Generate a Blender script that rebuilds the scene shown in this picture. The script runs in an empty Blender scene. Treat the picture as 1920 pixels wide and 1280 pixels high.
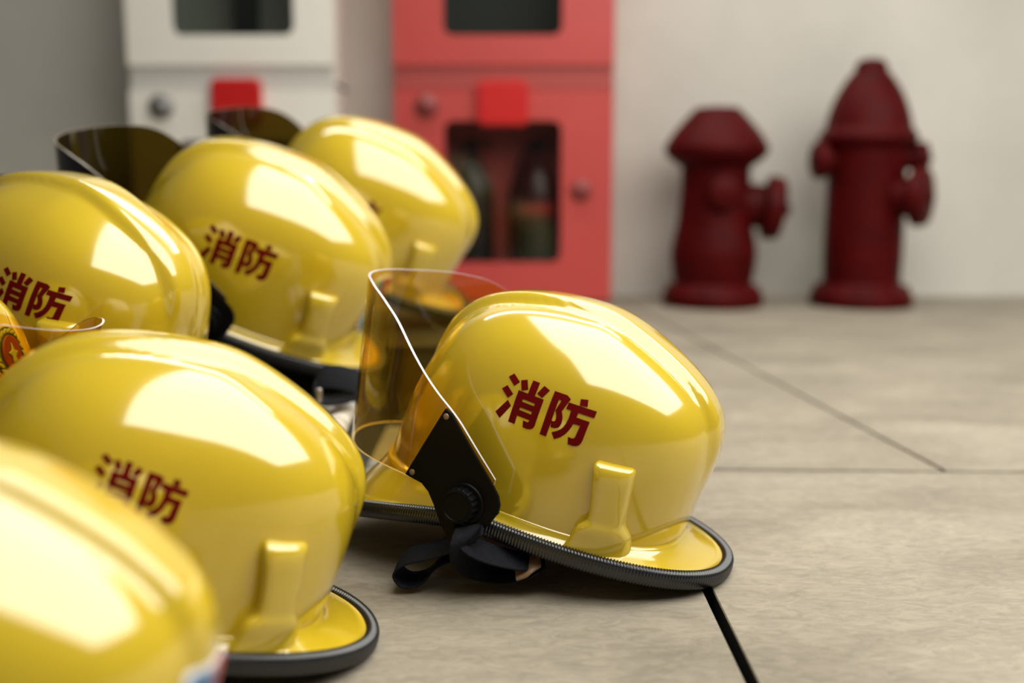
import bpy, bmesh, math, random
from math import sin, cos, pi, radians, sqrt, asin, atan2
from mathutils import Vector, Matrix
random.seed(7)
SC = bpy.context.scene
COL = SC.collection
CAM_H = 0.385
F_PX, PITCH = 2000.0, math.atan(300 / 2000.0)

# ------------------------------------------------------------------ helpers
def lerp(a, b, t): return a + (b - a) * t
def sstep(a, b, x):
    t = min(1.0, max(0.0, (x - a) / (b - a))); return t * t * (3 - 2 * t)
def spow(v, p): return math.copysign(abs(v) ** p, v)
def tag(o, label=None, cat=None, group=None, kind=None):
    if label: o['label'] = label
    if cat: o['category'] = cat
    if group: o['group'] = group
    if kind: o['kind'] = kind
    return o
def link(name, me, m=None, parent=None, smooth=True):
    o = bpy.data.objects.new(name, me); COL.objects.link(o)
    if m is not None:
        for mm in (m if isinstance(m, (list, tuple)) else [m]): me.materials.append(mm)
    if smooth:
        for p in me.polygons: p.use_smooth = True
    if parent: o.parent = parent
    return o
def obj(name, bm, m, parent=None, smooth=True, angle=None):
    bmesh.ops.recalc_face_normals(bm, faces=bm.faces)
    me = bpy.data.meshes.new(name); bm.to_mesh(me); bm.free()
    o = link(name, me, m, parent, smooth)
    if smooth and angle: me.set_sharp_from_angle(angle=radians(angle))
    return o
def empty(name, loc=(0, 0, 0), rot=(0, 0, 0)):
    o = bpy.data.objects.new(name, None); COL.objects.link(o)
    o.location = loc; o.rotation_euler = rot; o.empty_display_size = .05
    return o
def add_box(bm, x0, x1, y0, y1, z0, z1, bev=0.0, seg=2):
    b = bmesh.new(); bmesh.ops.create_cube(b, size=1)
    for v in b.verts:
        v.co = Vector((lerp(x0, x1, v.co.x + .5), lerp(y0, y1, v.co.y + .5), lerp(z0, z1, v.co.z + .5)))
    if bev: bmesh.ops.bevel(b, geom=b.edges[:], offset=bev, segments=seg, affect='EDGES', profile=.5)
    me = bpy.data.meshes.new('t'); b.to_mesh(me); b.free(); bm.from_mesh(me); bpy.data.meshes.remove(me)
def add_lathe(bm, prof, seg=48, mat=None, cap=True):
    """prof: list of (r, z) along local z; mat: optional Matrix."""
    rings = []
    for r, z in prof:
        ring = []
        for k in range(seg):
            a = 2 * pi * k / seg; p = Vector((r * cos(a), r * sin(a), z))
            ring.append(bm.verts.new(mat @ p if mat else p))
        rings.append(ring)
    for a, b in zip(rings, rings[1:]):
        for k in range(seg): bm.faces.new((a[k], a[(k + 1) % seg], b[(k + 1) % seg], b[k]))
    if cap:
        bm.faces.new(rings[0][::-1]); bm.faces.new(rings[-1])
def smooth_prof(pts, n=6):
    """Catmull-Rom through the profile points."""
    out = []; P = [pts[0]] + list(pts) + [pts[-1]]
    for i in range(1, len(P) - 2):
        p0, p1, p2, p3 = P[i - 1:i + 3]
        for k in range(n):
            t = k / n
            out.append(tuple(.5 * ((2 * b) + (c - a) * t + (2 * a - 5 * b + 4 * c - d) * t * t + (3 * b - a - 3 * c + d) * t ** 3)
                             for a, b, c, d in zip(p0, p1, p2, p3)))
    out.append(tuple(pts[-1])); return out
def add_strip(bm, path, widths, normals_w, th):
    """A ribbon: path points, half width, width direction per point, thickness."""
    n = len(path); rows = []
    for i in range(n):
        t = (path[min(i + 1, n - 1)] - path[max(i - 1, 0)]).normalized()
        w = normals_w[i].normalized(); nn = t.cross(w).normalized(); h = widths[i]
        e = th / 2
        sec = [(-h, -e * .5), (-h + e, -e), (h - e, -e), (h, -e * .5), (h, e * .5), (h - e, e), (-h + e, e), (-h, e * .5)]
        rows.append([bm.verts.new(path[i] + w * a + nn * b) for a, b in sec])
    for a, b in zip(rows, rows[1:]):
        for k in range(8): bm.faces.new((a[k], a[(k + 1) % 8], b[(k + 1) % 8], b[k]))
    bm.faces.new(rows[0][::-1]); bm.faces.new(rows[-1])
def add_tube(bm, path, r, seg=10):
    n = len(path); rows = []
    for i in range(n):
        t = (path[min(i + 1, n - 1)] - path[max(i - 1, 0)]).normalized()
        u = t.cross(Vector((.3, .2, 1))).normalized(); w = t.cross(u)
        rr = r[i] if isinstance(r, list) else r
        rows.append([bm.verts.new(path[i] + (u * cos(2 * pi * k / seg) + w * sin(2 * pi * k / seg)) * rr) for k in range(seg)])
    for a, b in zip(rows, rows[1:]):
        for k in range(seg): bm.faces.new((a[k], a[(k + 1) % seg], b[(k + 1) % seg], b[k]))
    bm.faces.new(rows[0][::-1]); bm.faces.new(rows[-1])
def cat3(pts, n=8): return [Vector(p) for p in smooth_prof([tuple(p) for p in pts], n)]

# ------------------------------------------------------------------ materials
def new_mat(name):
    m = bpy.data.materials.new(name); m.use_nodes = True
    nt = m.node_tree; b = nt.nodes['Principled BSDF']
    return m, nt, b
def N(nt, t, **kw):
    n = nt.nodes.new(t)
    for k, v in kw.items():
        if k in n.inputs: n.inputs[k].default_value = v
        else: setattr(n, k, v)
    return n
def L(nt, a, b): nt.links.new(a, b)
def ramp(nt, fac, stops):
    r = nt.nodes.new('ShaderNodeValToRGB'); e = r.color_ramp.elements
    while len(e) < len(stops): e.new(.5)
    for q, (p, c) in zip(e, stops): q.position = p; q.color = (*c, 1)
    L(nt, fac, r.inputs[0]); return r.outputs[0]
def simple(name, col, rough=.5, metal=0, spec=.5, coat=0, noise=0, scale=30, bump=0):
    m, nt, b = new_mat(name)
    b.inputs['Base Color'].default_value = (*col, 1); b.inputs['Roughness'].default_value = rough
    b.inputs['Metallic'].default_value = metal; b.inputs['Specular IOR Level'].default_value = spec
    b.inputs['Coat Weight'].default_value = coat; b.inputs['Coat Roughness'].default_value = .05
    if noise or bump:
        tc = N(nt, 'ShaderNodeTexCoord'); n = N(nt, 'ShaderNodeTexNoise', Scale=scale, Detail=6.0)
        L(nt, tc.outputs['Object'], n.inputs['Vector'])
        if noise:
            lo = tuple(max(0, c * (1 - noise)) for c in col); hi = tuple(min(1, c * (1 + noise)) for c in col)
            L(nt, ramp(nt, n.outputs['Fac'], [(.3, lo), (.7, hi)]), b.inputs['Base Color'])
        if bump:
            bp = N(nt, 'ShaderNodeBump', Strength=bump, Distance=.002); L(nt, n.outputs['Fac'], bp.inputs['Height']); L(nt, bp.outputs[0], b.inputs['Normal'])
    return m

def shell_mat(name, col):
    m, nt, b = new_mat(name)
    tc = N(nt, 'ShaderNodeTexCoord'); n = N(nt, 'ShaderNodeTexNoise', Scale=9.0, Detail=4.0)
    L(nt, tc.outputs['Object'], n.inputs['Vector'])
    a = tuple(c * .93 for c in col)
    L(nt, ramp(nt, n.outputs['Fac'], [(.35, a), (.65, col)]), b.inputs['Base Color'])
    n2 = N(nt, 'ShaderNodeTexNoise', Scale=26.0, Detail=2.0); L(nt, tc.outputs['Object'], n2.inputs['Vector'])
    bp = N(nt, 'ShaderNodeBump', Strength=.05, Distance=.002); L(nt, n2.outputs['Fac'], bp.inputs['Height']); L(nt, bp.outputs[0], b.inputs['Normal'])
    b.inputs['Roughness'].default_value = .16; b.inputs['Specular IOR Level'].default_value = .62
    b.inputs['Coat Weight'].default_value = 1.0; b.inputs['Coat IOR'].default_value = 1.75; b.inputs['Coat Roughness'].default_value = .09
    return m
YELLOW = shell_mat('glossy_yellow_shell', (.64, .455, .020))

def visor_mat(name, tint, gloss_r=.04):
    m, nt, b = new_mat(name); nt.nodes.remove(b)
    out = nt.nodes['Material Output']
    tr = N(nt, 'ShaderNodeBsdfTransparent'); tr.inputs[0].default_value = (*tint, 1)
    gl = N(nt, 'ShaderNodeBsdfGlossy'); gl.inputs['Roughness'].default_value = gloss_r; gl.inputs[0].default_value = (1, 1, 1, 1)
    fr0 = N(nt, 'ShaderNodeFresnel', IOR=1.45); ge = N(nt, 'ShaderNodeNewGeometry')
    fr = N(nt, 'ShaderNodeMath', operation='MULTIPLY'); iv = N(nt, 'ShaderNodeMath', operation='SUBTRACT'); iv.inputs[0].default_value = 1
    L(nt, ge.outputs['Backfacing'], iv.inputs[1]); L(nt, fr0.outputs[0], fr.inputs[0]); L(nt, iv.outputs[0], fr.inputs[1])
    mx = N(nt, 'ShaderNodeMixShader'); L(nt, fr.outputs[0], mx.inputs[0]); L(nt, tr.outputs[0], mx.inputs[1]); L(nt, gl.outputs[0], mx.inputs[2])
    L(nt, mx.outputs[0], out.inputs['Surface']); return m
AMBER = visor_mat('amber_visor_sheet', (.93, .80, .45))
SMOKY = visor_mat('smoky_olive_visor_sheet', (.27, .21, .075))
VEDGE = simple('polished_visor_edge', (.62, .60, .66), rough=.2, spec=.8)
VEDGE_D = simple('dark_visor_edge', (.16, .13, .09), rough=.25, spec=.6)
def trim_mat():
    m, nt, b = new_mat('ribbed_black_rubber')
    tc = N(nt, 'ShaderNodeTexCoord'); n = N(nt, 'ShaderNodeTexNoise', Scale=60.0, Detail=3.0); L(nt, tc.outputs['Object'], n.inputs['Vector'])
    L(nt, ramp(nt, n.outputs['Fac'], [(.3, (.003, .0035, .006)), (.7, (.007, .009, .014))]), b.inputs['Base Color'])
    b.inputs['Roughness'].default_value = .26; b.inputs['Specular IOR Level'].default_value = .8
    return m
RUBBER = trim_mat()
BLACK = simple('black_plastic', (.003, .003, .004), rough=.45, spec=.10)
WEB = simple('dark_navy_webbing', (.005, .006, .010), rough=.7, spec=.15, noise=.3, scale=220, bump=.4)
LETTER = simple('dark_red_lettering', (.135, .003, .004), rough=.5, spec=.06)
STEEL = simple('dull_steel', (.45, .42, .38), rough=.35, metal=.9)
RUST = simple('brown_strap_end', (.22, .13, .08), rough=.4, noise=.4, scale=90)
LINER = simple('dark_helmet_lining', (.02, .02, .022), rough=.8)

# ------------------------------------------------------------------ helmet geometry
KV = [radians(a) for a in (0, 22.5, 45, 67.5, 90)]
def natural_spline(ys):
    n = 5; h = KV[1] - KV[0]
    # solve tridiagonal for second derivatives
    A = [4 * h] * 3; d = [6 * ((ys[i + 1] - ys[i]) - (ys[i] - ys[i - 1])) / h for i in range(1, 4)]
    c = [0.0] * 3; dd = [0.0] * 3
    c[0] = h / A[0]; dd[0] = d[0] / A[0]
    for i in range(1, 3):
        mden = A[i] - h * c[i - 1]; c[i] = h / mden; dd[i] = (d[i] - h * dd[i - 1]) / mden
    M = [0.0] * 5; M[3] = dd[2]; M[2] = dd[1] - c[1] * M[3]; M[1] = dd[0] - c[0] * M[2]
    def f(x):
        i = min(max(int(x / h), 0), 3); p = x - KV[i]; e = KV[i + 1] - x
        return M[i] * (e ** 3 / (6 * h) - h * e / 6) + M[i + 1] * (p ** 3 / (6 * h) - h * p / 6) + ys[i] * e / h + ys[i + 1] * p / h
    return f
SH, SN = .205, 2.35
FR = natural_spline([.178, .167, .143, .098, 0])
RE = natural_spline([.136, .1475, .130, .060, 0])
SI = natural_spline([.112, .1145, .104, .062, 0])
BXF, BXR, BYB, BAF = .228, .186, .1215, .040
def brim_z(x): return -BAF * max(0.0, (x - .03) / .13) ** 1.3
def brim_pt(t, grow=0.0, z=0.0):
    c, s = cos(t), sin(t)
    x = (BXF if c > 0 else BXR) ; x = (x + grow) * spow(c, 2 / 2.2); y = (BYB + grow) * spow(s, 2 / 2.2)
    return Vector((x, y, z + brim_z(x)))
def dome_pt(v, t):
    c, s = cos(t), sin(t)
    Lx = max(FR(v), 0) if c > 0 else max(RE(v), 0)
    return Vector((Lx * spow(c, 2 / SN), max(SI(v), 0) * spow(s, 2 / SN), SH * sin(v)))
def dome_y(x, z):
    v = asin(min(.999, max(0, z / SH))); Lx = FR(v) if x > 0 else RE(v)
    q = 1 - (abs(x) / Lx) ** SN
    return SI(v) * q ** (1 / SN) if q > 0 else 0.0
def dome_x(y, z, front=True):
    v = asin(min(.999, max(0, z / SH))); q = 1 - (abs(y) / SI(v)) ** SN
    return ((FR(v) if front else -RE(v)) * q ** (1 / SN)) if q > 0 else 0.0
def crest(x, y, v):
    d = math.degrees(v)
    env = sstep(22, 48, d) if x > 0 else sstep(14, 44, d)
    w = lerp(.012, .019, sstep(20, 70, d))
    return env * .0095 * (1 - sstep(w, w + .013, abs(y)))

NT = 176
def make_shell_mesh():
    bm = bmesh.new(); rings = []
    ts = []
    for k in range(NT):
        a = 2 * pi * (k + .5) / NT; ts.append(a)
    vs = [radians(88.5 * (1 - i / 46)) for i in range(47)]
    for v in vs:
        ring = []
        for t in ts:
            p = dome_pt(v, t); q1 = dome_pt(v + .01, t); q2 = dome_pt(max(v - .01, 0), t)
            tv = (q1 - q2); tt = dome_pt(v, t + .01) - dome_pt(v, t - .01)
            n = tt.cross(tv)
            n = n.normalized() if n.length > 1e-12 else Vector((0, 0, 1))
            if n.dot(p - Vector((0, 0, .05))) < 0: n = -n
            ring.append(bm.verts.new(p + n * crest(p.x, p.y, v)))
        rings.append(ring)
    # flare from the dome's foot into the brim
    for f, zz in ((.04, .010), (.10, .0062), (.22, .0034), (.45, .0018), (.75, .0008), (1.0, 0.0)):
        ring = []
        for t in ts:
            d = dome_pt(0, t); b = brim_pt(t)
            p = d.lerp(b, f)
            foot = 1 - f
            p.z = brim_z(lerp(d.x, b.x, f)) * (f ** .7) + zz + .004 * foot
            ring.append(bm.verts.new(p))
        rings.append(ring)
    for a, b in zip(rings, rings[1:]):
        for k in range(NT): bm.faces.new((a[k], a[(k + 1) % NT], b[(k + 1) % NT], b[k]))
    top = bm.verts.new((0, 0, SH + .0095))
    for k in range(NT): bm.faces.new((top, rings[0][(k + 1) % NT], rings[0][k]))
    bmesh.ops.recalc_face_normals(bm, faces=bm.faces)
    if sum(f.normal.z for f in bm.faces) < 0: bmesh.ops.reverse_faces(bm, faces=bm.faces)
    # inner wall, 3 mm inside
    outer = list(bm.verts); bm.normal_update()
    inner = {v: bm.verts.new(v.co - v.normal * .003) for v in outer}
    for f in list(bm.faces): bm.faces.new([inner[v] for v in reversed(f.verts)]).material_index = 1
    a = rings[-1]
    for k in range(NT): bm.faces.new((a[k], a[(k + 1) % NT], inner[a[(k + 1) % NT]], inner[a[k]]))
    me = bpy.data.meshes.new('shell'); bm.to_mesh(me); bm.free(); return me

def make_trim_mesh():
    bm = bmesh.new(); n = 1440; rows = []
    # arc-length even parameters
    raw = [brim_pt(2 * pi * k / 2000, .001, -.004) for k in range(2001)]
    acc = [0]
    for a, b in zip(raw, raw[1:]): acc.append(acc[-1] + (b - a).length)
    tot = acc[-1]; pts = []; j = 0
    for k in range(n):
        s = tot * k / n
        while acc[j + 1] < s: j += 1
        pts.append(raw[j].lerp(raw[j + 1], (s - acc[j]) / max(1e-9, acc[j + 1] - acc[j])))
    for k in range(n):
        t = (pts[(k + 1) % n] - pts[k - 1]).normalized(); out = t.cross(Vector((0, 0, 1))).normalized()
        if out.dot(pts[k]) < 0: out = -out
        upv = Vector((0, 0, 1)); rib = 1 + .06 * (1 if (k % 4) < 2 else -1)
        row = []
        for q in range(14):
            a = 2 * pi * q / 14
            row.append(bm.verts.new(pts[k] + out * (.0062 * rib * spow(cos(a), .8) + .001) + upv * (.0088 * rib * spow(sin(a), .8))))
        rows.append(row)
    for k in range(n):
        a, b = rows[k], rows[(k + 1) % n]
        for q in range(14): bm.faces.new((a[q], a[(q + 1) % 14], b[(q + 1) % 14], b[q]))
    bmesh.ops.recalc_face_normals(bm, faces=bm.faces)
    me = bpy.data.meshes.new('brim_trim'); bm.to_mesh(me); bm.free(); return me

def make_lug_mesh(side=1):
    lv = [(.090, -.066, -.093, -.002), (.0885, -.0635, -.0965, .006), (.085, -.0625, -.098, .0105), (.076, -.064, -.0985, .0125), (.060, -.067, -.099, .0125),
          (.044, -.069, -.0995, .0125), (.034, -.0685, -.1005, .0125), (.028, -.063, -.104, .0135), (.022, -.060, -.107, .0135), (.012, -.057, -.109, .0125), (.001, -.053, -.110, .0125)]
    rows = []; bm = bmesh.new()
    prof = smooth_prof(lv, 4)
    for z, x0, x1, p in prof:
        row = []
        for f, h in ((0, -.004), (0.0, .45), (.03, .82), (.10, 1.0), (.3, 1.03), (.5, 1.04), (.7, 1.03), (.90, 1.0), (.97, .82), (1.0, .45), (1.0, -.004)):
            x = lerp(x0, x1, f)
            hh = h if h < 0 else h * p
            row.append(bm.verts.new((x, side * (dome_y(x, max(z, .004)) + hh), z)))
        rows.append(row)
    for a, b in zip(rows, rows[1:]):
        for k in range(len(a) - 1): bm.faces.new((a[k], a[k + 1], b[k + 1], b[k]))
    bm.faces.new(rows[0]); bm.faces.new(rows[-1])
    bmesh.ops.recalc_face_normals(bm, faces=bm.faces)
    me = bpy.data.meshes.new('side_lug'); bm.to_mesh(me); bm.free(); return me

VC, VB = .045, .138
def vis_a(z): return lerp(.182, .205, min(1, max(0, (z - .01) / .17)))
def vis_pt(phi, z, off=0.0):
    return Vector((VC + (vis_a(z) + off) * cos(phi), (VB + off) * sin(phi), z))
def vis_top(d):
    pts = [(0, .180), (30, .179), (43, .172), (50, .164), (55, .157), (65, .131), (72, .1140), (79.4, .0992), (82.5, .0945), (88.5, .0770), (98.8, .0470), (130, -.05)]
    if d < 0: pts = [(0, .180), (20, .182), (40, .187), (52, .187), (60, .180), (68, .162), (75, .136), (81.7, .1010), (88.5, .0775), (98.8, .0475), (130, -.05)]
    d = abs(d)
    for (a, za), (b, zb) in zip(pts, pts[1:]):
        if d <= b: return lerp(za, zb, (d - a) / (b - a))
    return pts[-1][1]
def vis_bot(d):
    d = abs(d); return lerp(.008, .020, sstep(20, 80, d))
def make_visor_mesh():
    n, ms = 120, 18; bm = bmesh.new(); gi = []; go = []
    # smoothed top line
    def vt(d): return sum(vis_top(d + e) for e in (-3, -1.5, 0, 1.5, 3)) / 5
    for i in range(n + 1):
        d = lerp(-98.5, 98.5, i / n); ph = radians(d); zb, zt = vis_bot(d), max(vt(d), vis_bot(d) + .004)
        gi.append([bm.verts.new(vis_pt(ph, lerp(zb, zt, j / ms), -.0015)) for j in range(ms + 1)])
        go.append([bm.verts.new(vis_pt(ph, lerp(zb, zt, j / ms), .0015)) for j in range(ms + 1)])
    def q(a, b, c, d, mi):
        f = bm.faces.new((a, b, c, d)); f.material_index = mi
    for i in range(n):
        for j in range(ms):
            q(go[i][j], go[i + 1][j], go[i + 1][j + 1], go[i][j + 1], 0); q(gi[i][j], gi[i][j + 1], gi[i + 1][j + 1], gi[i + 1][j], 0)
        q(go[i][ms], go[i + 1][ms], gi[i + 1][ms], gi[i][ms], 1); q(go[i][0], gi[i][0], gi[i + 1][0], go[i + 1][0], 1)
    for j in range(ms):
        q(go[0][j], go[0][j + 1], gi[0][j + 1], gi[0][j], 1); q(go[n][j], gi[n][j], gi[n][j + 1], go[n][j + 1], 1)
    bmesh.ops.recalc_face_normals(bm, faces=bm.faces)
    me = bpy.data.meshes.new('visor'); bm.to_mesh(me); bm.free()
    me.set_sharp_from_angle(angle=radians(40)); return me

BR = [(.0805, .0970), (.0730, .0945), (.0500, .0735), (.0165, .0435), (.009, .0355), (.0055, .028), (.005, .020), (.013, .004), (.0285, -.009), (.044, -.0235),
      (.056, -.0115), (.0625, -.003), (.069, .0055), (.078, .0155), (.0872, .0205), (.1075, .0215), (.101, .038), (.092, .065)]
def plate_y(x, off):
    if x <= VC: return VB + off
    return (VB) * sqrt(max(0, 1 - ((x - VC) / .190) ** 2)) + off
def make_bracket_mesh(side=1):
    bm = bmesh.new()
    vs = [bm.verts.new((x, 0, z)) for x, z in BR]
    f = bm.faces.new(vs); bmesh.ops.triangulate(bm, faces=[f])
    for _ in range(4):
        e = [e for e in bm.edges if e.calc_length() > .008]
        if e: bmesh.ops.subdivide_edges(bm, edges=e, cuts=1); bmesh.ops.triangulate(bm, faces=bm.faces[:])
    r = bmesh.ops.extrude_face_region(bm, geom=bm.faces[:])
    top = {v for v in r['geom'] if isinstance(v, bmesh.types.BMVert)}
    for v in bm.verts: v.co.y = side * plate_y(v.co.x, .0052 if v in top else .0016)
    bmesh.ops.recalc_face_normals(bm, faces=bm.faces)
    me = bpy.data.meshes.new('visor_bracket'); bm.to_mesh(me); bm.free()
    return me
KX, KZ = .0405, .0175
def make_knob_mesh(side=1):
    bm = bmesh.new(); R = Matrix.Translation((KX, side * (VB + .004), KZ)) @ Matrix.Rotation(-side * pi / 2, 4, 'X')
    # back disc then serrated grip then flat cap
    seg = 72
    add_lathe(bm, [(.0205, 0), (.0205, .003), (.0195, .0042), (.010, .0046)], 48, R @ Matrix.Translation((-.001, 0, 0)))
    rings = []
    for r, z, ser in ((.0165, .003, 1), (.0165, .013, 1), (.0158, .0148, .6), (.0135, .0158, 0), (.0128, .0148, 0), (.001, .0145, 0)):
        ring = []
        for k in range(seg):
            a = 2 * pi * k / seg; rr = r * (1 + ser * .035 * (1 if k % 4 < 2 else -1))
            ring.append(bm.verts.new(R @ Vector((rr * cos(a), rr * sin(a), z))))
        rings.append(ring)
    for a, b in zip(rings, rings[1:]):
        for k in range(seg): bm.faces.new((a[k], a[(k + 1) % seg], b[(k + 1) % seg], b[k]))
    bm.faces.new(rings[-1])
    bmesh.ops.recalc_face_normals(bm, faces=bm.faces)
    me = bpy.data.meshes.new('pivot_knob'); bm.to_mesh(me); bm.free()
    me.set_sharp_from_angle(angle=radians(35)); return me
def make_rivet_mesh(x, z, side=1):
    bm = bmesh.new(); R = Matrix.Translation((x, side * plate_y(x, .005), z)) @ Matrix.Rotation(-side * pi / 2, 4, 'X')
    add_lathe(bm, [(.0030, 0), (.0030, .0008), (.0022, .0016), (.0008, .0019)], 20, R)
    bmesh.ops.recalc_face_normals(bm, faces=bm.faces)
    me = bpy.data.meshes.new('rivet'); bm.to_mesh(me); bm.free(); return me
def make_liner_mesh():
    bm = bmesh.new()
    rows = []
    for z, g in ((.012, .90), (.05, .90), (.09, .84), (.12, .70), (.135, .45), (.14, .05)):
        v = asin(z / SH); rows.append([bm.verts.new((dome_pt(v * .6, t).x * g, dome_pt(v * .6, t).y * g, z)) for t in [2 * pi * k / 64 for k in range(64)]])
    for a, b in zip(rows, rows[1:]):
        for k in range(64): bm.faces.new((a[k], a[(k + 1) % 64], b[(k + 1) % 64], b[k]))
    me = bpy.data.meshes.new('liner'); bm.to_mesh(me); bm.free(); return me

# the two characters, in the photograph's letter grid (x right, y down, rotated 19.9 deg)
STROKES = [
 ([(385,82),(488,215),(397,273),(297,131)], []),
 ([(280,265),(383,405),(293,463),(190,318)], []),
 ([(293,500),(346,593),(145,793),(76,690)], []),
 ([(508,188),(612,182),(632,338),(523,349)], []),
 ([(890,280),(981,352),(860,467),(778,398)], []),
 ([(475,344),(630,400),(706,192),(818,234),(742,440),(888,494),(740,895),(728,922),(708,946),(682,962),(655,967),(600,962),(536,936),(545,828),(628,860),(650,822),(445,748),(400,886),(293,848)],
  [[(548,484),(747,556),(730,598),(531,526)], [(502,616),(698,688),(680,732),(482,656)]]),
 ([(1062,360),(1258,430),(1313,493),(1172,680),(1182,720),(1185,760),(1182,810),(1170,855),(1152,895),(1128,925),(1100,940),(1060,945),(1020,938),(990,925),(1002,850),(913,1078),(812,1040)],
  [[(1128,492),(1170,512),(1076,660),(1085,700),(1088,735),(1085,780),(1072,820),(1050,838),(1010,825)]]),
 ([(1463,492),(1577,508),(1567,618),(1452,590)], []),
 ([(1285,540),(1706,692),(1668,793),(1430,706),(1402,778),(1600,852),(1490,1125),(1468,1170),(1440,1205),(1410,1225),(1375,1232),(1320,1225),(1253,1198),(1262,1082),(1320,1108),(1345,1108),(1362,1098),(1378,1075),(1455,908),(1350,875),(1322,925),(1290,970),(1220,1040),(1140,1090),(1040,1118),(1005,1010),(1100,985),(1150,962),(1190,932),(1240,870),(1285,780),(1320,668),(1243,635)], []),
]
def make_letters(refs, name='lettering'):
    """refs: helmet-side (x, z) of three letter corners; the rest follows by the same flat mapping."""
    (ax, az), (bx, bz), (cx, cz) = refs
    A, B, C = (385, 82), (145, 793), (1706, 692)
    e1 = (B[0] - A[0], B[1] - A[1]); e2 = (C[0] - A[0], C[1] - A[1]); det = e1[0] * e2[1] - e1[1] * e2[0]
    def mp(p):
        d = (p[0] - A[0], p[1] - A[1]); u = (d[0] * e2[1] - d[1] * e2[0]) / det; w = (e1[0] * d[1] - e1[1] * d[0]) / det
        return ax + u * (bx - ax) + w * (cx - ax), az + u * (bz - az) + w * (cz - az)
    bm = bmesh.new()
    for outer, holes in STROKES:
        edges = []
        for loop in [outer] + holes:
            vs = [bm.verts.new((*mp(p), 0)) for p in loop]
            edges += [bm.edges.new((vs[i], vs[(i + 1) % len(vs)])) for i in range(len(vs))]
        bmesh.ops.triangle_fill(bm, edges=edges, use_beauty=True)
    for _ in range(4):
        e = [e for e in bm.edges if e.calc_length() > .0035]
        if not e: break
        bmesh.ops.subdivide_edges(bm, edges=e, cuts=1); bmesh.ops.triangulate(bm, faces=bm.faces[:])
    for v in bm.verts:
        x, z = v.co.x, v.co.y; v.co = Vector((x, dome_y(x, z) + .0006, z))
    bmesh.ops.recalc_face_normals(bm, faces=bm.faces)
    if sum(f.normal.y for f in bm.faces) < 0: bmesh.ops.reverse_faces(bm, faces=bm.faces)
    me = bpy.data.meshes.new(name); bm.to_mesh(me); bm.free(); return me

SHELL_ME, TRIM_ME, LINER_ME, VISOR_ME = make_shell_mesh(), make_trim_mesh(), make_liner_mesh(), make_visor_mesh()
SHELL_ME.materials.append(YELLOW); SHELL_ME.materials.append(LINER); TRIM_ME.materials.append(RUBBER); LINER_ME.materials.append(LINER)
VISOR_DARK = VISOR_ME.copy()
VISOR_ME.materials.append(AMBER); VISOR_ME.materials.append(VEDGE)
VISOR_DARK.materials.append(SMOKY); VISOR_DARK.materials.append(VEDGE_D)
LUG_ME = [make_lug_mesh(1), make_lug_mesh(-1)]
BRK_ME = [make_bracket_mesh(1), make_bracket_mesh(-1)]
KNOB_ME = [make_knob_mesh(1), make_knob_mesh(-1)]
RIV_ME = [[make_rivet_mesh(.0775, .0905, s), make_rivet_mesh(.1000, .0265, s)] for s in (1, -1)]
for ms, m in ((LUG_ME, YELLOW), (KNOB_ME, BLACK)):
    for me in ms: me.materials.append(m)
for me in BRK_ME: me.materials.append(BLACK)
for pr in RIV_ME:
    for me in pr: me.materials.append(RUST)

def helmet(label, pose, dark=False, refs=None, scale=1.0, lower=0.0):
    x, y, z, yaw, pit, rol = pose
    r = empty('fire_helmet')
    r.matrix_world = Matrix.Translation((x, y, z)) @ Matrix.Rotation(yaw, 4, 'Z') @ Matrix.Rotation(-pit, 4, 'Y') @ Matrix.Rotation(rol, 4, 'X') @ Matrix.Scale(scale, 4)
    tag(r, label, 'helmet', 'yellow fire helmets')
    link('shell', SHELL_ME, None, r); link('brim_trim', TRIM_ME, None, r); link('liner', LINER_ME, None, r)
    v = link('visor', VISOR_DARK if dark else VISOR_ME, None, r)
    VT = Matrix.Translation((KX, 0, KZ)) @ Matrix.Rotation(lower, 4, 'Y') @ Matrix.Translation((-KX, 0, -KZ))   # swung about its pivot
    v.matrix_local = VT
    v['label'] = 'dark smoky olive visor' if dark else 'clear amber visor'
    for s in (0, 1):
        link('side_lug', LUG_ME[s], None, r)
        b = link('visor_bracket', BRK_ME[s], None, r, smooth=False); b.matrix_local = VT
        link('pivot_knob', KNOB_ME[s], None, b)
        for me in RIV_ME[s]: link('rivet', me, None, b)
    if refs:
        o = link('lettering', make_letters(refs), LETTER, r); o['label'] = 'dark red characters on the shell side'
    return r

H = CAM_H
POSES = {
 'M': (.0405, 1.072, H - .328, 2.745, .235, .050),
 'B': (-.2885, .818, H - .3255, 3.450, .270, .010),
 'C': (-0.3870, 1.5568, H - 0.1837, 3.320, .40, -.22),
 'D': (-0.2819, 1.9349, H - 0.1415, 3.300, .41, -.19),
 'E': (-0.5069, 1.2230, H - 0.2091, 2.713, .199, -.051),
 'A': (-0.2967, 0.5059, H - 0.3119, 3.150, .150, .0),
 'F': (-.552, .960, .158, radians(-14), .05, 0.0),
}
TREF = {
  'M': [(.0357, .1411), (.0366, .0980), (-.0506, .1315)],
  'B': [(.0611, .1325), (.0640, .1003), (.0000, .1177)],
  'C': [(.0704, .1198), (.0685, .0759), (-.0114, .1173)],
  'D': [(.0960, .1130), (.0927, .0700), (.0002, .1132)],
  'E': [(-.0144, .1308), (-.0055, .0925), (-.0896, .1161)],
}
helM = helmet('yellow fire helmet standing on the floor in front of the red cabinet, amber visor up', POSES['M'], refs=TREF['M'])
helB = helmet('yellow fire helmet on the floor, its lettering half hidden by the foremost helmet', POSES['B'], refs=TREF['B'], scale=.965)
helC = helmet('yellow fire helmet with full lettering and dark visor, in the middle of the back row', POSES['C'], True, TREF['C'], lower=.26, scale=1.12)
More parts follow.
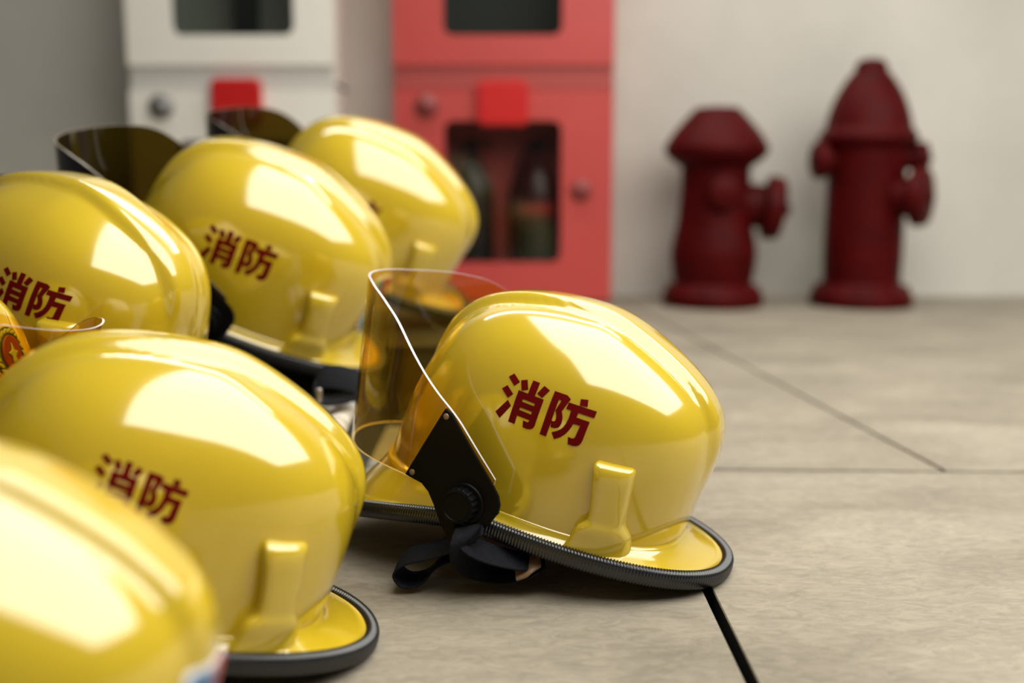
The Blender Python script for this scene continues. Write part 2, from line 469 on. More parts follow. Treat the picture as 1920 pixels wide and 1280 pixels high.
helD = helmet('rearmost yellow fire helmet, its dome in front of the red cabinet edge', POSES['D'], True, TREF['D'], lower=.26, scale=1.16)
helE = helmet('yellow fire helmet with bold crest at the far left of the back row', POSES['E'], True, TREF['E'], lower=.10, scale=1.02)
helA = helmet('foremost yellow fire helmet without lettering, cut off by the bottom left corner', POSES['A'], scale=.880)
helF = helmet('yellow fire helmet facing right with a red and green front badge', POSES['F'], scale=.70, lower=.22)

# badge on the front of the helmet that faces right
def patch(fn, pts, off, n=3):
    bm = bmesh.new(); f = bm.faces.new([bm.verts.new((a, b, 0)) for a, b in pts]); bmesh.ops.triangulate(bm, faces=[f])
    for _ in range(n):
        e = [e for e in bm.edges if e.calc_length() > .004]
        if not e: break
        bmesh.ops.subdivide_edges(bm, edges=e, cuts=1); bmesh.ops.triangulate(bm, faces=bm.faces[:])
    r = bmesh.ops.extrude_face_region(bm, geom=bm.faces[:]); top = {v for v in r['geom'] if isinstance(v, bmesh.types.BMVert)}
    for v in bm.verts: v.co = fn(v.co.x, v.co.y, off if v in top else off - .0012)
    return bm
def ell(cx, cy, a, b, n=40, wob=0.0):
    return [(cx + a * cos(2 * pi * k / n) * (1 + wob * cos(9 * 2 * pi * k / n)), cy + b * sin(2 * pi * k / n) * (1 + wob * cos(9 * 2 * pi * k / n))) for k in range(n)]
def crest_front(y, z):
    v = asin(min(.999, z / SH)); x = dome_x(y, z); return x + crest(x, y, v)
def front(y, z, off): return Vector((crest_front(y, z) + off, y, z))
def rear(y, z, off):
    v = asin(min(.999, z / SH)); x = dome_x(y, z, False); return Vector((x - crest(x, y, v) - off, y, z))
B_PALE = simple('badge_pale_rim', (.55, .52, .18), rough=.35, spec=.6)
B_GREEN = simple('badge_dark_green', (.035, .07, .03), rough=.4, noise=.4, scale=150)
B_LEAF = simple('badge_leaf_green', (.32, .36, .07), rough=.35, spec=.6)
B_RED = simple('badge_red', (.19, .02, .012), rough=.35)
badge = obj('front_badge', patch(front, ell(0, .098, .030, .040, 45, .03), .0022), B_PALE, helF); badge['label'] = 'oval badge with a leafy wreath around a red field'
obj('wreath_field', patch(front, ell(0, .098, .0275, .0370), .0034), B_GREEN, badge)
for k in range(22):
    a = 2 * pi * k / 22; cx, cz = .0235 * cos(a), .098 + .032 * sin(a); ta = a + .5
    leaf = [(cx + .0052 * cos(q) * cos(ta + pi / 2) - .0026 * sin(q) * sin(ta + pi / 2), cz + .0052 * cos(q) * sin(ta + pi / 2) + .0026 * sin(q) * cos(ta + pi / 2)) for q in [2 * pi * j / 12 for j in range(12)]]
    obj('wreath_leaf', patch(front, leaf, .0048, 1), B_LEAF, badge)
obj('red_field', patch(front, ell(0, .101, .0170, .0235), .0050), B_RED, badge)
obj('pale_motif', patch(front, [(-.004, .090), (.004, .090), (.003, .097), (.009, .103), (.003, .105), (0, .115), (-.003, .105), (-.009, .103), (-.003, .097)], .0062), B_LEAF, badge)

# round-cornered sticker on the back of two helmets
S_WHITE = simple('sticker_white_border', (.72, .72, .74), rough=.35)
S_BLUE = simple('sticker_blue', (.05, .17, .33), rough=.35)
S_RED = simple('sticker_red', (.45, .06, .05), rough=.35)
def rrect(x0, x1, y0, y1, r, n=5):
    pts = []
    for cx, cy, a0 in ((x1 - r, y1 - r, 0), (x0 + r, y1 - r, pi / 2), (x0 + r, y0 + r, pi), (x1 - r, y0 + r, 1.5 * pi)):
        for k in range(n + 1): a = a0 + pi / 2 * k / n; pts.append((cx + r * cos(a), cy + r * sin(a)))
    return pts
def sticker(par, y0, y1, z0, z1):
    s = obj('rear_sticker', patch(rear, rrect(y0, y1, z0, z1, .008), .0022), S_WHITE, par); s['label'] = 'white bordered sticker with blue and red fields'
    ym = lerp(y0, y1, .5)
    obj('blue_field', patch(rear, rrect(ym, y1 - .004, z0 + .004, z1 - .004, .005), .0030), S_BLUE, s)
    obj('red_field', patch(rear, rrect(y0 + .004, ym - .001, z0 + .004, z1 - .004, .005), .0030), S_RED, s)
sticker(helC, .004, .056, .045, .118)
sticker(helA, -.020, .034, .030, .112)

# ------------------------------------------------------------------ camera
cam = bpy.data.cameras.new('camera'); co = bpy.data.objects.new('camera', cam); COL.objects.link(co)
co.location = (0, 0, CAM_H); co.rotation_euler = (pi / 2 - PITCH, 0, 0)
cam.sensor_width = 36; cam.lens = 36 * F_PX / 1920; cam.clip_start = .02
cam.dof.use_dof = True; cam.dof.focus_distance = 1.0; cam.dof.aperture_fstop = (cam.lens / 1000) / .019
SC.camera = co
def ray(px, py):
    return Vector(((px - 960) / F_PX, cos(PITCH) + (640 - py) / F_PX * sin(PITCH), -sin(PITCH) + (640 - py) / F_PX * cos(PITCH)))
def at(px, py, Y):
    r = ray(px, py); return Vector((0, 0, CAM_H)) + r * (Y / r.y)
def on_floor(px, py, z=0.0):
    r = ray(px, py); return Vector((0, 0, CAM_H)) + r * ((z - CAM_H) / r.z)

# ------------------------------------------------------------------ chin straps
def strap(par, paths, th=.0022):
    """paths: (points in world, half width, width dir) lists; built in the helmet's own frame."""
    inv = par.matrix_world.inverted(); rot3 = inv.to_3x3()
    bm = bmesh.new()
    for pts, hw, wd in paths:
        P = [inv @ p for p in cat3(pts, 7)]
        n = len(P); w0, w1 = Vector(wd[0]), Vector(wd[1])
        add_strip(bm, P, [hw] * n, [rot3 @ w0.lerp(w1, i / (n - 1)) for i in range(n)], th)
    return bm
def A_(px, py, Y): return tuple(at(px, py, Y))
sp = [
 ([A_(905, 985, .945), A_(868, 1010, .955), A_(815, 1030, .965), A_(765, 1043, .97), A_(744, 1064, .972), A_(762, 1086, .972), A_(797, 1080, .975), A_(824, 1052, .985), A_(852, 1040, .995)], .016, ((0, 1, .25), (.25, 1, .1))),
 ([A_(880, 985, .945), A_(868, 1018, .935), A_(872, 1052, .95), A_(905, 1072, .965), A_(960, 1077, .965), A_(1005, 1062, .96), A_(1022, 1047, .97)], .014, ((.9, .3, .1), (0, 1, .35))),
 ([A_(850, 990, .95), A_(880, 1020, .94), A_(925, 1040, .945), A_(985, 1052, .955), A_(1015, 1044, .965)], .0120, ((.2, .8, .7), (0, 1, .4))),
]
so = obj('chin_strap', strap(helM, sp), WEB, helM); so['label'] = 'dark webbing chin strap looped on the floor'
inv = helM.matrix_world.inverted()
bm = bmesh.new(); add_strip(bm, [inv @ p for p in cat3([A_(968, 1072, .955), A_(985, 1066, .953), A_(996, 1058, .953), A_(1014, 1046, .96)], 5)], [.0115] * 16, [inv.to_3x3() @ Vector((0, 1, .4))] * 16, .004)
obj('strap_end', bm, RUST, so)
sp = [
 ([A_(588, 728, 1.33), A_(596, 710, 1.33), A_(625, 706, 1.33), A_(662, 714, 1.33), A_(690, 730, 1.33)], .016, ((.1, .7, .7), (.1, .7, .7))),
 ([A_(592, 715, 1.32), A_(594, 742, 1.31), A_(612, 752, 1.305), A_(650, 748, 1.31), A_(684, 735, 1.32)], .012, ((0, 1, .2), (0, 1, .2))),
]
so = obj('chin_strap', strap(helC, sp), WEB, helC); so['label'] = 'black chin strap bunched under the brim'
bm = bmesh.new(); P = at(598, 742, 1.298); add_box(bm, P.x - .004, P.x + .004, P.y - .004, P.y + .004, P.z - .010, P.z + .010, .002)
bm.transform(helC.matrix_world.inverted()); obj('strap_buckle', bm, STEEL, so)

# ------------------------------------------------------------------ floor, wall, ledge
def floor_mat():
    m, nt, b = new_mat('stone_floor_slabs')
    tc = N(nt, 'ShaderNodeTexCoord'); mp = N(nt, 'ShaderNodeMapping'); mp.inputs['Scale'].default_value = (1, 2.2, 1); mp.inputs['Rotation'].default_value = (0, 0, .12)
    L(nt, tc.outputs['Object'], mp.inputs[0])
    n1 = N(nt, 'ShaderNodeTexNoise', Scale=3.2, Detail=8.0, Roughness=.62, Distortion=.6); L(nt, mp.outputs[0], n1.inputs['Vector'])
    n2 = N(nt, 'ShaderNodeTexNoise', Scale=34.0, Detail=9.0, Roughness=.7, Distortion=1.6); L(nt, mp.outputs[0], n2.inputs['Vector'])
    c1 = ramp(nt, n1.outputs['Fac'], [(.3, (.235, .205, .160)), (.7, (.375, .335, .265))])
    c2 = ramp(nt, n2.outputs['Fac'], [(.36, (.66, .66, .68)), (.60, (1.0, 1.0, 1.0))])
    mx = N(nt, 'ShaderNodeMixRGB', blend_type='MULTIPLY'); mx.inputs[0].default_value = .75
    L(nt, c1, mx.inputs[1]); L(nt, c2, mx.inputs[2]); L(nt, mx.outputs[0], b.inputs['Base Color'])
    b.inputs['Roughness'].default_value = .6; b.inputs['Specular IOR Level'].default_value = .15
    bp = N(nt, 'ShaderNodeBump', Strength=.12, Distance=.002); L(nt, n2.outputs['Fac'], bp.inputs['Height']); L(nt, bp.outputs[0], b.inputs['Normal'])
    return m
FLOOR = floor_mat()
GROUT = simple('dark_joint', (.004, .004, .004), rough=.9)
WALL_Y = 3.60
def floor_mesh():
    bm = bmesh.new()
    # joints from the photograph: one long cross joint, two short ones
    j1a, j1b = on_floor(1340, 879.5), on_floor(1920, 884.5)
    d = (j1b - j1a).normalized()
    J = lambda x: j1a + d * ((x - j1a.x) / d.x)
    k0, k1 = on_floor(1772, 882), on_floor(1400, 686)
    l0, l1 = on_floor(1322, 1095), on_floor(1416, 1290)
    dk = (k1 - k0).normalized(); dl = (l1 - l0).normalized()
    def hit(p, dd, y): return p + dd * ((y - p.y) / dd.y)
    yb, yf = WALL_Y + .05, -.6
    xl, xr = -3.2, 3.2
    kx = Vector((k0.x, J(k0.x).y, 0)); top = hit(kx, dk, yb)
    # where the near joint meets the cross joint
    q = hit(l0, dl, J(l0.x).y); q = Vector((q.x, J(q.x).y, 0)); bot = hit(q, dl, yf)
    slabs = [
        ([Vector((xl, J(xl).y, 0)), kx, top, Vector((xl, yb, 0))], ),
        ([kx, Vector((xr, J(xr).y, 0)), Vector((xr, yb, 0)), top], ),
        ([Vector((xl, yf, 0)), bot, q, Vector((xl, J(xl).y, 0))], ),
        ([bot, Vector((xr, yf, 0)), Vector((xr, J(xr).y, 0)), q], ),
    ]
    gaps = {}
    for (poly,) in slabs:
        n = len(poly); c = sum(poly, Vector()) / n
        def inset(g):
            out = []
            for i in range(n):
                a, p, b = poly[i - 1], poly[i], poly[(i + 1) % n]
                e1 = (p - a).normalized(); e2 = (b - p).normalized()
                n1 = Vector((-e1.y, e1.x, 0)); n2 = Vector((-e2.y, e2.x, 0))
                g1 = g + gw(a, p); g2 = g + gw(p, b)
                # intersect the two offset lines
                A1 = p + n1 * g1; A2 = p + n2 * g2; den = e1.x * e2.y - e1.y * e2.x
                t = ((A2 - A1).x * e2.y - (A2 - A1).y * e2.x) / den
                out.append(A1 + e1 * t)
            return out
        def gw(a, b):
            dd = (b - a).normalized()
            if abs(dd.dot(dl)) > .985 and min(a.y, b.y) < .5: return .0058
            if abs(dd.dot(dk)) > .985: return .0038
            return .0048
        low = inset(-.0010); mid = inset(-.0009); topv = inset(0)
        L0 = [bm.verts.new((p.x, p.y, -.024)) for p in low]; L1 = [bm.verts.new((p.x, p.y, -.0014)) for p in mid]; L2 = [bm.verts.new((p.x, p.y, 0)) for p in topv]
        for X, Y in ((L0, L1), (L1, L2)):
            for i in range(n): bm.faces.new((X[i], X[(i + 1) % n], Y[(i + 1) % n], Y[i])).material_index = 1 if X is L0 else 0
        bm.faces.new(L2)
    f = bm.faces.new([bm.verts.new(p) for p in ((xl, yf, -.0235), (xr, yf, -.0235), (xr, yb, -.0235), (xl, yb, -.0235))]); f.material_index = 1
    bmesh.ops.recalc_face_normals(bm, faces=bm.faces)
    return bm
fl = obj('floor', floor_mesh(), [FLOOR, GROUT], smooth=False); tag(fl, kind='structure', label='beige grey stone slab floor with dark joints')
def wall_mat():
    m, nt, b = new_mat('grey_plaster_wall')
    tc = N(nt, 'ShaderNodeTexCoord'); n1 = N(nt, 'ShaderNodeTexNoise', Scale=1.7, Detail=5.0, Roughness=.55); L(nt, tc.outputs['Object'], n1.inputs['Vector'])
    L(nt, ramp(nt, n1.outputs['Fac'], [(.3, (.52, .50, .45)), (.7, (.66, .635, .585))]), b.inputs['Base Color'])
    b.inputs['Roughness'].default_value = .85; return m
WALL = wall_mat()
bm = bmesh.new(); add_box(bm, -3.2, 3.2, WALL_Y, WALL_Y + .12, 0, 2.6)
tag(obj('wall_back', bm, WALL, smooth=False), kind='structure', label='grey plaster wall behind the cabinets and hydrants')

# two-step plinth that carries the back row, coloured dark to stand in for shade
def plinth(bm, poly, z1, z0=0.0):
    f = bm.faces.new([bm.verts.new((x, y, z0)) for x, y in poly]); r = bmesh.ops.extrude_face_region(bm, geom=[f])
    for v in r['geom']:
        if isinstance(v, bmesh.types.BMVert): v.co.z = z1
    bmesh.ops.recalc_face_normals(bm, faces=bm.faces)
    bmesh.ops.bevel(bm, geom=[e for e in bm.edges if all(abs(v.co.z - z1) < 1e-6 for v in e.verts)], offset=.006, segments=2, affect='EDGES')
PLINTH_SHADE = simple('shade_dark_plinth', (.030, .029, .024), rough=.6, noise=.4, scale=20, bump=.2)
pl = empty('plinth', (-.55, 1.4, 0)); tag(pl, 'low stepped plinth under the back row of helmets, coloured shade-dark', 'plinth')
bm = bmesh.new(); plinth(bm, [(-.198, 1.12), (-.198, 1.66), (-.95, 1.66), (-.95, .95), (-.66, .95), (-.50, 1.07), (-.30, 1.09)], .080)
bm.transform(Matrix.Translation((.55, -1.4, 0))); obj('lower_step', bm, PLINTH_SHADE, pl, smooth=False)
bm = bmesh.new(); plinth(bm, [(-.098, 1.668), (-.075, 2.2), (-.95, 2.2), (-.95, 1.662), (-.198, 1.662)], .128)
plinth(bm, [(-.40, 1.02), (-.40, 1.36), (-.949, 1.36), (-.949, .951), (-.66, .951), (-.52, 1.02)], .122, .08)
bm.transform(Matrix.Translation((.55, -1.4, 0))); obj('upper_step', bm, PLINTH_SHADE, pl, smooth=False)
COBBLE = simple('pale_cobble_stone', (.60, .58, .55), rough=.7, noise=.15, scale=14, bump=.3)
def cobble(x, y, a, b, c, z=.080):
    bm = bmesh.new(); bmesh.ops.create_icosphere(bm, subdivisions=3, radius=1); ph = random.uniform(0, 6)
    for v in bm.verts:
        p = v.co.copy(); w = 1 + .05 * sin(3 * p.x + ph) + .05 * cos(4 * p.y - ph) + .03 * sin(5 * p.z + 2 * ph)
        v.co = Vector((spow(p.x, .85) * a, spow(p.y, .85) * b, spow(p.z, .9) * c)) * w
    z0 = min(v.co.z for v in bm.verts); bm.transform(Matrix.Rotation(ph, 4, 'Z'))
    o = obj('cobble', bm, COBBLE); o.location = (x, y, z - z0)
    tag(o, 'pale grey cobble in the gap left of the amber visor, under the strap', 'stone', 'pale cobbles in the gap between helmets')
for x, y, a in ((-.214, 1.215, .014), (-.243, 1.220, .014), (-.213, 1.247, .0145), (-.243, 1.252, .014), (-.213, 1.280, .0145), (-.244, 1.284, .0145), (-.214, 1.313, .014), (-.243, 1.316, .014), (-.214, 1.345, .0145), (-.244, 1.348, .0145)):
    cobble(x, y, a, a * .93, a * .85)

# ------------------------------------------------------------------ cabinets
def plate(bm, x0, x1, z0, z1, holes_r, y0, y1, hole=None):
    """Flat door x0..x1, z0..z1 between y0 (front) and y1, with one rounded opening."""
    if not hole:
        add_box(bm, x0, x1, y0, y1, z0, z1, .003); return
    hx0, hx1, hz0, hz1 = hole; inner = rrect(hx0, hx1, hz0, hz1, holes_r, 8); cx, cz = (hx0 + hx1) / 2, (hz0 + hz1) / 2
    outer = []
    for x, z in inner:
        dx, dz = x - cx, z - cz
        t = min(((x1 if dx > 0 else x0) - cx) / dx if abs(dx) > 1e-9 else 1e9, ((z1 if dz > 0 else z0) - cz) / dz if abs(dz) > 1e-9 else 1e9)
        outer.append((cx + dx * t, cz + dz * t))
    # force the rectangle's corners
    for X, Z in ((x0, z0), (x1, z0), (x1, z1), (x0, z1)):
        i = min(range(len(outer)), key=lambda k: (outer[k][0] - X) ** 2 + (outer[k][1] - Z) ** 2); outer[i] = (X, Z)
    n = len(inner); rows = []
    for pts, y in ((outer, y1), (outer, y0), (inner, y0), (inner, y1)): rows.append([bm.verts.new((x, y, z)) for x, z in pts])
    for a, b in ((0, 1), (1, 2), (2, 3), (3, 0)):
        for k in range(n): bm.faces.new((rows[a][k], rows[a][(k + 1) % n], rows[b][(k + 1) % n], rows[b][k]))
RED = simple('red_cabinet_enamel', (.53, .064, .058), rough=.42, noise=.05, scale=4)
WHITE = simple('white_cabinet_enamel', (.93, .90, .82), rough=.4, noise=.03, scale=4)
BRIGHT = simple('bright_red_plate', (.60, .012, .012), rough=.35)
SEAM_R = simple('red_cabinet_rail', (.42, .065, .058), rough=.5); SEAM_W = simple('white_cabinet_rail', (.66, .64, .60), rough=.5)
DARKIN = simple('unlit_cabinet_inside', (.035, .04, .036), rough=.7)  # near-black colour stands in for the unlit inside behind the glass
LOCKG = simple('grey_lock', (.22, .22, .215), rough=.4, metal=.4); LOCKR = simple('dull_red_lock', (.26, .045, .042), rough=.5)
def glass_mat():
    m, nt, b = new_mat('cabinet_window_glass'); nt.nodes.remove(b); out = nt.nodes['Material Output']
    tr = N(nt, 'ShaderNodeBsdfTransparent'); tr.inputs[0].default_value = (.86, .88, .86, 1); gl = N(nt, 'ShaderNodeBsdfGlossy'); gl.inputs['Roughness'].default_value = .08
    fr0 = N(nt, 'ShaderNodeFresnel', IOR=1.5); ge = N(nt, 'ShaderNodeNewGeometry'); fr = N(nt, 'ShaderNodeMath', operation='MULTIPLY'); iv = N(nt, 'ShaderNodeMath', operation='SUBTRACT'); iv.inputs[0].default_value = 1
    L(nt, ge.outputs['Backfacing'], iv.inputs[1]); L(nt, fr0.outputs[0], fr.inputs[0]); L(nt, iv.outputs[0], fr.inputs[1]); mx = N(nt, 'ShaderNodeMixShader')
    L(nt, fr.outputs[0], mx.inputs[0]); L(nt, tr.outputs[0], mx.inputs[1]); L(nt, gl.outputs[0], mx.inputs[2]); L(nt, mx.outputs[0], out.inputs['Surface']); return m
GLASS = glass_mat()
CF, CB = 3.38, 3.60        # cabinet front and back
def cabinet(label, pxl, pxr, m, rail, lock, up_in, low_in, wx0, wx1, lx0, lx1, button, lock_l, lock_r, low_top=226):
    P = lambda px, py: at(px, py, CF - .012)
    x0, x1 = at(pxl, 300, CF).x, at(pxr, 300, CF).x; xc = (x0 + x1) / 2
    r = empty('fire_cabinet', (xc, (CF + CB) / 2, 0)); tag(r, label, 'cabinet', 'fire cabinets on the wall')
    off = Matrix.Translation((-xc, -(CF + CB) / 2, 0))
    def ob(name, bm, mm, par=r, **k): bm.transform(off); return obj(name, bm, mm, par, **k)
    top, t = 1.62, .012; zr0, zr1 = P(900, 168).z, P(900, 124).z
    bm = bmesh.new()
    add_box(bm, x0, x0 + t, CF, CB, 0, top); add_box(bm, x1 - t, x1, CF, CB, 0, top); add_box(bm, x0, x1, CF, CB, 0, .03); add_box(bm, x0, x1, CF, CB, top - t, top)
    add_box(bm, x0, x1, CF, CB, zr0 + .01, zr0 + .022)
    ob('body', bm, m, smooth=False)
    bm = bmesh.new(); add_box(bm, x0 + t, x1 - t, CB - .03, CB - .02, zr0 + .03, top - t); ob('upper_back_panel', bm, up_in, smooth=False)
    bm = bmesh.new(); add_box(bm, x0 + t, x1 - t, CB - .055, CB - .045, .03, zr0); ob('lower_back_panel', bm, low_in, smooth=False)
    bm = bmesh.new(); add_box(bm, x0 + .002, x1 - .002, CF - .008, CF, zr0, zr1, .003); ob('middle_rail', bm, rail, smooth=False)
    zu = P(900, 66).z
    bm = bmesh.new(); hole = (at(wx0, 300, CF).x, at(wx1, 300, CF).x, zu, top - .13); plate(bm, x0, x1, zr1 + .002, top, .03, CF - .016, CF, hole)
    d = ob('upper_door', bm, m, smooth=False)
    bm = bmesh.new(); add_box(bm, hole[0] - .01, hole[1] + .01, CF - .005, CF - .002, hole[2] - .01, hole[3] + .01); ob('window_pane', bm, GLASS, d, smooth=False)
    bm = bmesh.new(); hole = (at(lx0, 300, CF).x, at(lx1, 300, CF).x, P(900, 492).z, P(900, low_top).z); plate(bm, x0, x1, .012, zr0 - .002, .03, CF - .016, CF, hole)
    d = ob('lower_door', bm, m, smooth=False)
    bm = bmesh.new(); add_box(bm, hole[0] - .01, hole[1] + .01, CF - .005, CF - .002, hole[2] - .01, hole[3] + .01); ob('window_pane', bm, GLASS, d, smooth=False)
    for (px, py, rr) in (lock_l, lock_r):
        c = P(px, py); bm = bmesh.new()
        add_lathe(bm, [(rr, 0), (rr, .010), (rr * .9, .014), (rr * .35, .015), (rr * .3, .022), (.002, .023)], 32, Matrix.Translation((c.x, CF - .015, c.z)) @ Matrix.Rotation(pi / 2, 4, 'X'))
        ob('lock', bm, lock, d)
    a, b = P(button[0], button[1]), P(button[2], button[3])
    bm = bmesh.new(); pts = rrect(min(a.x, b.x), max(a.x, b.x), min(a.z, b.z), max(a.z, b.z), .022, 6)
    f = bm.faces.new([bm.verts.new((x, CF - .016, z)) for x, z in pts]); e = bmesh.ops.extrude_face_region(bm, geom=[f])
    for v in e['geom']:
        if isinstance(v, bmesh.types.BMVert): v.co.y -= .03
    bmesh.ops.bevel(bm, geom=[e for e in bm.edges if all(abs(v.co.y - (CF - .046)) < 1e-5 for v in e.verts)], offset=.006, segments=3, affect='EDGES')
    o = ob('alarm_box', bm, BRIGHT, angle=40); o['label'] = 'bright red rounded box on the door'
    return r
cabinet('tall red fire cabinet with two extinguishers behind its lower window', 741, 1148, RED, SEAM_R, LOCKR, DARKIN, RED, 834, 1052, 834, 1052, (895, 152, 990, 236), (801, 198, .036), (1090, 356, .033))
cabinet('tall white fire cabinet behind the back row of helmets', 252, 632, WHITE, SEAM_W, LOCKG, simple('grey_cabinet_inside', (.20, .21, .19), rough=.7), DARKIN, 336, 560, 336, 560, (398, 148, 495, 236), (304, 200, .038), (590, 356, .033), 264)

# extinguishers inside the red cabinet
EXT = simple('dark_extinguisher_enamel', (.045, .004, .005), rough=.35); EXTB = simple('black_extinguisher_enamel', (.012, .006, .006), rough=.4)
OLIVE = simple('olive_extinguisher_label', (.022, .022, .012), rough=.6); GLINT = simple('painted_red_glint', (.32, .015, .015), rough=.35)
def extinguisher(label, pxc, m, lab, hw):
    c = at(pxc, 400, 3.47); r = empty('fire_extinguisher', (c.x, 3.465, .0312)); tag(r, label, 'fire extinguisher', 'extinguishers in the red cabinet')
    zt = at(900, 296, 3.47).z - .03
    bm = bmesh.new(); add_lathe(bm, [(hw * .9, 0), (hw, .012)] + smooth_prof([(hw, .02), (hw, zt * .62), (hw * .97, zt * .74), (hw * .80, zt * .86), (hw * .5, zt * .95), (hw * .24, zt)], 5) + [(hw * .22, zt + .02)], 40)
    obj('body', bm, m, r)
    bm = bmesh.new(); add_lathe(bm, [(.016, zt + .015), (.018, zt + .035), (.014, zt + .05)], 20); v = obj('valve', bm, BLACK, r)
    bm = bmesh.new(); add_box(bm, -.012, .07, -.01, .01, zt + .05, zt + .058, .002); add_box(bm, -.012, .06, -.009, .009, zt + .028, zt + .036, .002); obj('handle', bm, BLACK, v, smooth=False)
    bm = bmesh.new(); add_tube(bm, cat3([(-.015, 0, zt + .03), (-.04, -.02, zt + .02), (-hw - .012, -.03, zt * .7), (-hw - .010, -.03, zt * .3), (-hw * .8, -hw * .7, zt * .12)], 8), .008); obj('hose', bm, BLACK, r)
    if lab:
        bm = bmesh.new(); rows = []
        for z in (zt * .12, zt * .52): rows.append([bm.verts.new((cos(a) * (hw + .001), sin(a) * (hw + .001), z)) for a in [lerp(-2.6, -.5, k / 20) for k in range(21)]])
        for k in range(20): bm.faces.new((rows[0][k], rows[0][k + 1], rows[1][k + 1], rows[1][k]))
        obj('paper_label', bm, OLIVE, r)
        bm = bmesh.new(); add_lathe(bm, [(hw + .001, zt * .585), (hw + .0016, zt * .60), (hw + .0016, zt * .65), (hw + .001, zt * .665)], 40, cap=False); obj('painted_red_glint', bm, GLINT, r)  # ring coloured red to paint a glint on the cylinder
extinguisher('black fire extinguisher in the red cabinet, next to the rearmost helmet', 886, EXTB, False, .070)
extinguisher('dark red fire extinguisher with olive label in the red cabinet, nearer the hydrants', 1006, EXT, True, .069)
# hanging hose inside the white cabinet
c = at(462, 30, 3.49); bm = bmesh.new()
for k in range(5):
    x = -.028 + .014 * k
    add_strip(bm, cat3([(x, -.03, .36), (x, -.035, .2), (x, -.03, .01), (x, 0, .0), (x, .03, .01), (x, .035, .2), (x, .03, .36), (x, 0, .372), (x, -.029, .361)], 5), [.0065] * 41, [Vector((1, 0, 0))] * 41, .004)
o = obj('fire_hose', bm, simple('dark_hose_canvas', (.004, .004, .004), rough=.9)); o.location = (c.x, 3.49, at(462, 66, 3.49).z - .02)
tag(o, 'dark bundle hanging behind the upper window of the white cabinet', 'hose')

# ------------------------------------------------------------------ hydrants
HYD = simple('dark_red_cast_iron', (.060, .0012, .0018), rough=.5, spec=.10, noise=.25, scale=12, bump=.25)
HY = 3.34
S_ = (at(1000, 500, HY) - at(1001, 500, HY)).length
def hz(py): return max(0.0, at(1400, py, HY).z)
GZ = on_floor(1400, 566).y
def nozzle(par, name, loc, ang, tilt, r, ln):
    bm = bmesh.new(); M = Matrix.Translation(loc) @ Matrix.Rotation(ang, 4, 'Z') @ Matrix.Rotation(pi / 2 + tilt, 4, 'Y')
    add_lathe(bm, smooth_prof([(r * .70, 0), (r * .70, ln * .45), (r * .75, ln * .5), (r, ln * .55), (r * 1.02, ln * .75), (r * .92, ln * .92), (r * .4, ln), (r * .25, ln * 1.02)], 3), 32, M)
    o = obj(name, bm, HYD, par)
    bm = bmesh.new(); add_lathe(bm, [(r * .22, ln * .98), (r * .22, ln * 1.08), (r * .18, ln * 1.09)], 5, M); obj('cap_nut', bm, HYD, o, smooth=False)
def hydrant(label, pxc, body, bonnet, flange):
    c = at(pxc, 540, HY); r = empty('fire_hydrant', (c.x, HY, 0)); tag(r, label, 'hydrant', 'red fire hydrants by the wall')
    def lath(name, prof, n=5):
        bm = bmesh.new(); add_lathe(bm, smooth_prof([(w * S_, hz(py)) for w, py in prof], n), 56); return obj(name, bm, HYD, r)
    lath('barrel', body); lath('bonnet', bonnet); f = lath('base_flange', flange)
    for k in range(8):
        a = 2 * pi * (k + .5) / 8; bm = bmesh.new(); R = flange[2][0] * S_ * .86
        add_lathe(bm, [(.011, hz(548)), (.011, hz(548) + .022), (.008, hz(548) + .026)], 6, Matrix.Translation((R * cos(a), R * sin(a), 0))); obj('bolt', bm, HYD, f, smooth=False)
    return r
h1 = hydrant('short red hydrant with a flat topped bonnet, beside the red cabinet', 1336,
    [(70, 560), (72, 530), (76, 505), (79, 475), (75, 448), (68, 412), (64, 360), (63, 320), (66, 305), (64, 300)],
    [(62, 314), (72, 308), (88, 295), (95, 281), (92, 270), (80, 250), (64, 230), (50, 214), (42, 206), (40, 203), (26, 201), (1, 201)],
    [(80, 573), (91, 571), (93, 552), (88, 542), (78, 534), (70, 526)])
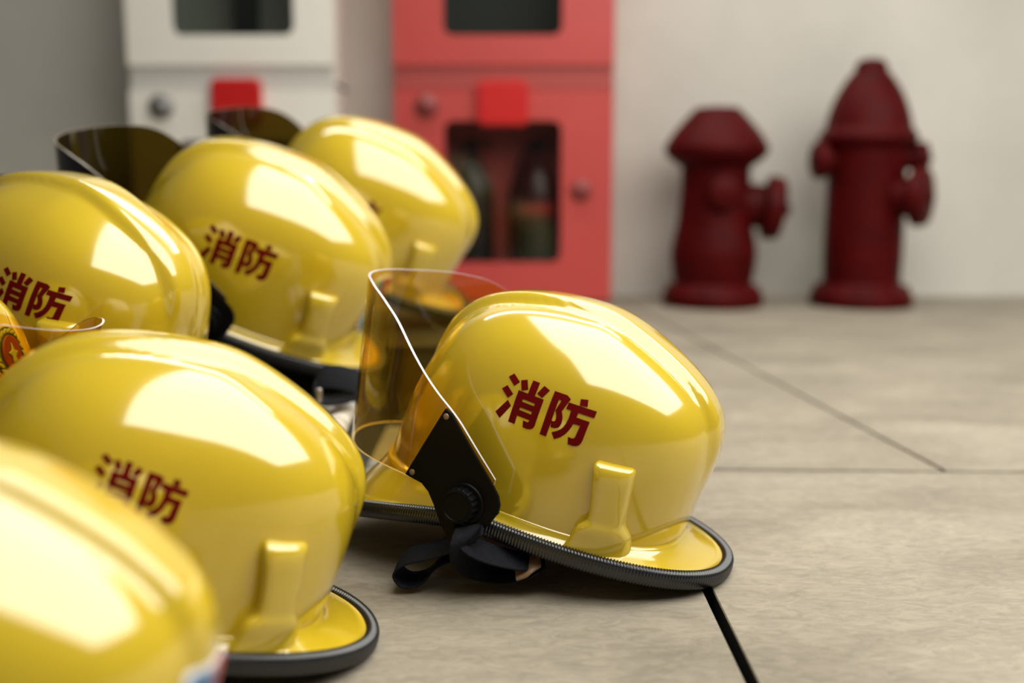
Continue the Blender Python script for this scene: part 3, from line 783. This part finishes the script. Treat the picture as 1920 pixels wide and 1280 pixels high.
nozzle(h1, 'side_outlet', (45 * S_, -.01, hz(382)), radians(-8), .12, 57 * S_, 84 * S_)
nozzle(h1, 'front_outlet', (0, -48 * S_, hz(360)), radians(-84), 0, 30 * S_, 40 * S_)
h2 = hydrant('tall red hydrant with a pointed bonnet, farthest from the cabinets', 1614,
    [(72, 560), (70, 530), (70, 510), (71, 480), (71, 440), (70, 380), (70, 320), (71, 290), (71, 270), (66, 262)],
    [(68, 284), (78, 275), (88, 262), (86, 250), (78, 240), (73, 218), (65, 192), (53, 166), (39, 144), (30, 133), (28, 122), (22, 114), (12, 110), (1, 109)],
    [(82, 573), (92, 571), (93, 552), (87, 543), (78, 536), (72, 528)])
nozzle(h2, 'side_outlet', (-54 * S_, -.01, hz(300)), radians(185), 0, 34 * S_, 50 * S_)
nozzle(h2, 'side_outlet', (54 * S_, -.01, hz(297)), radians(-8), 0, 30 * S_, 56 * S_)
nozzle(h2, 'pumper_outlet', (38 * S_, -40 * S_, hz(368)), radians(-36), 0, 52 * S_, 66 * S_)

# ------------------------------------------------------------------ light
w = bpy.data.worlds.new('World'); SC.world = w; w.use_nodes = True
bg = w.node_tree.nodes['Background']; bg.inputs[0].default_value = (1.0, .97, .92, 1); bg.inputs[1].default_value = .09
def area(name, loc, target, sx, sy, power, col):
    d = bpy.data.lights.new(name, 'AREA'); d.shape = 'RECTANGLE'; d.size = sx; d.size_y = sy; d.energy = power; d.color = col
    o = bpy.data.objects.new(name, d); COL.objects.link(o); o.location = loc
    o.rotation_euler = (Vector(target) - Vector(loc)).to_track_quat('-Z', 'Y').to_euler(); return o
area('ceiling_softbox', (1.72, .85, 1.86), (1.72, .8501, 0), 3.75, 2.6, 160, (1.0, .965, .88))
area('added_wall_fill', (.1, 2.95, 2.35), (.15, 3.6, .9), 2.8, .3, 32, (1.0, .97, .9))  # unseen fill light, added to brighten the back wall and white cabinet
SC.cycles.transparent_max_bounces = 32
SC.view_settings.view_transform = 'Standard'; SC.view_settings.look = 'None'; SC.view_settings.gamma = 1; SC.view_settings.exposure = 0
SC.view_settings.use_curve_mapping = False
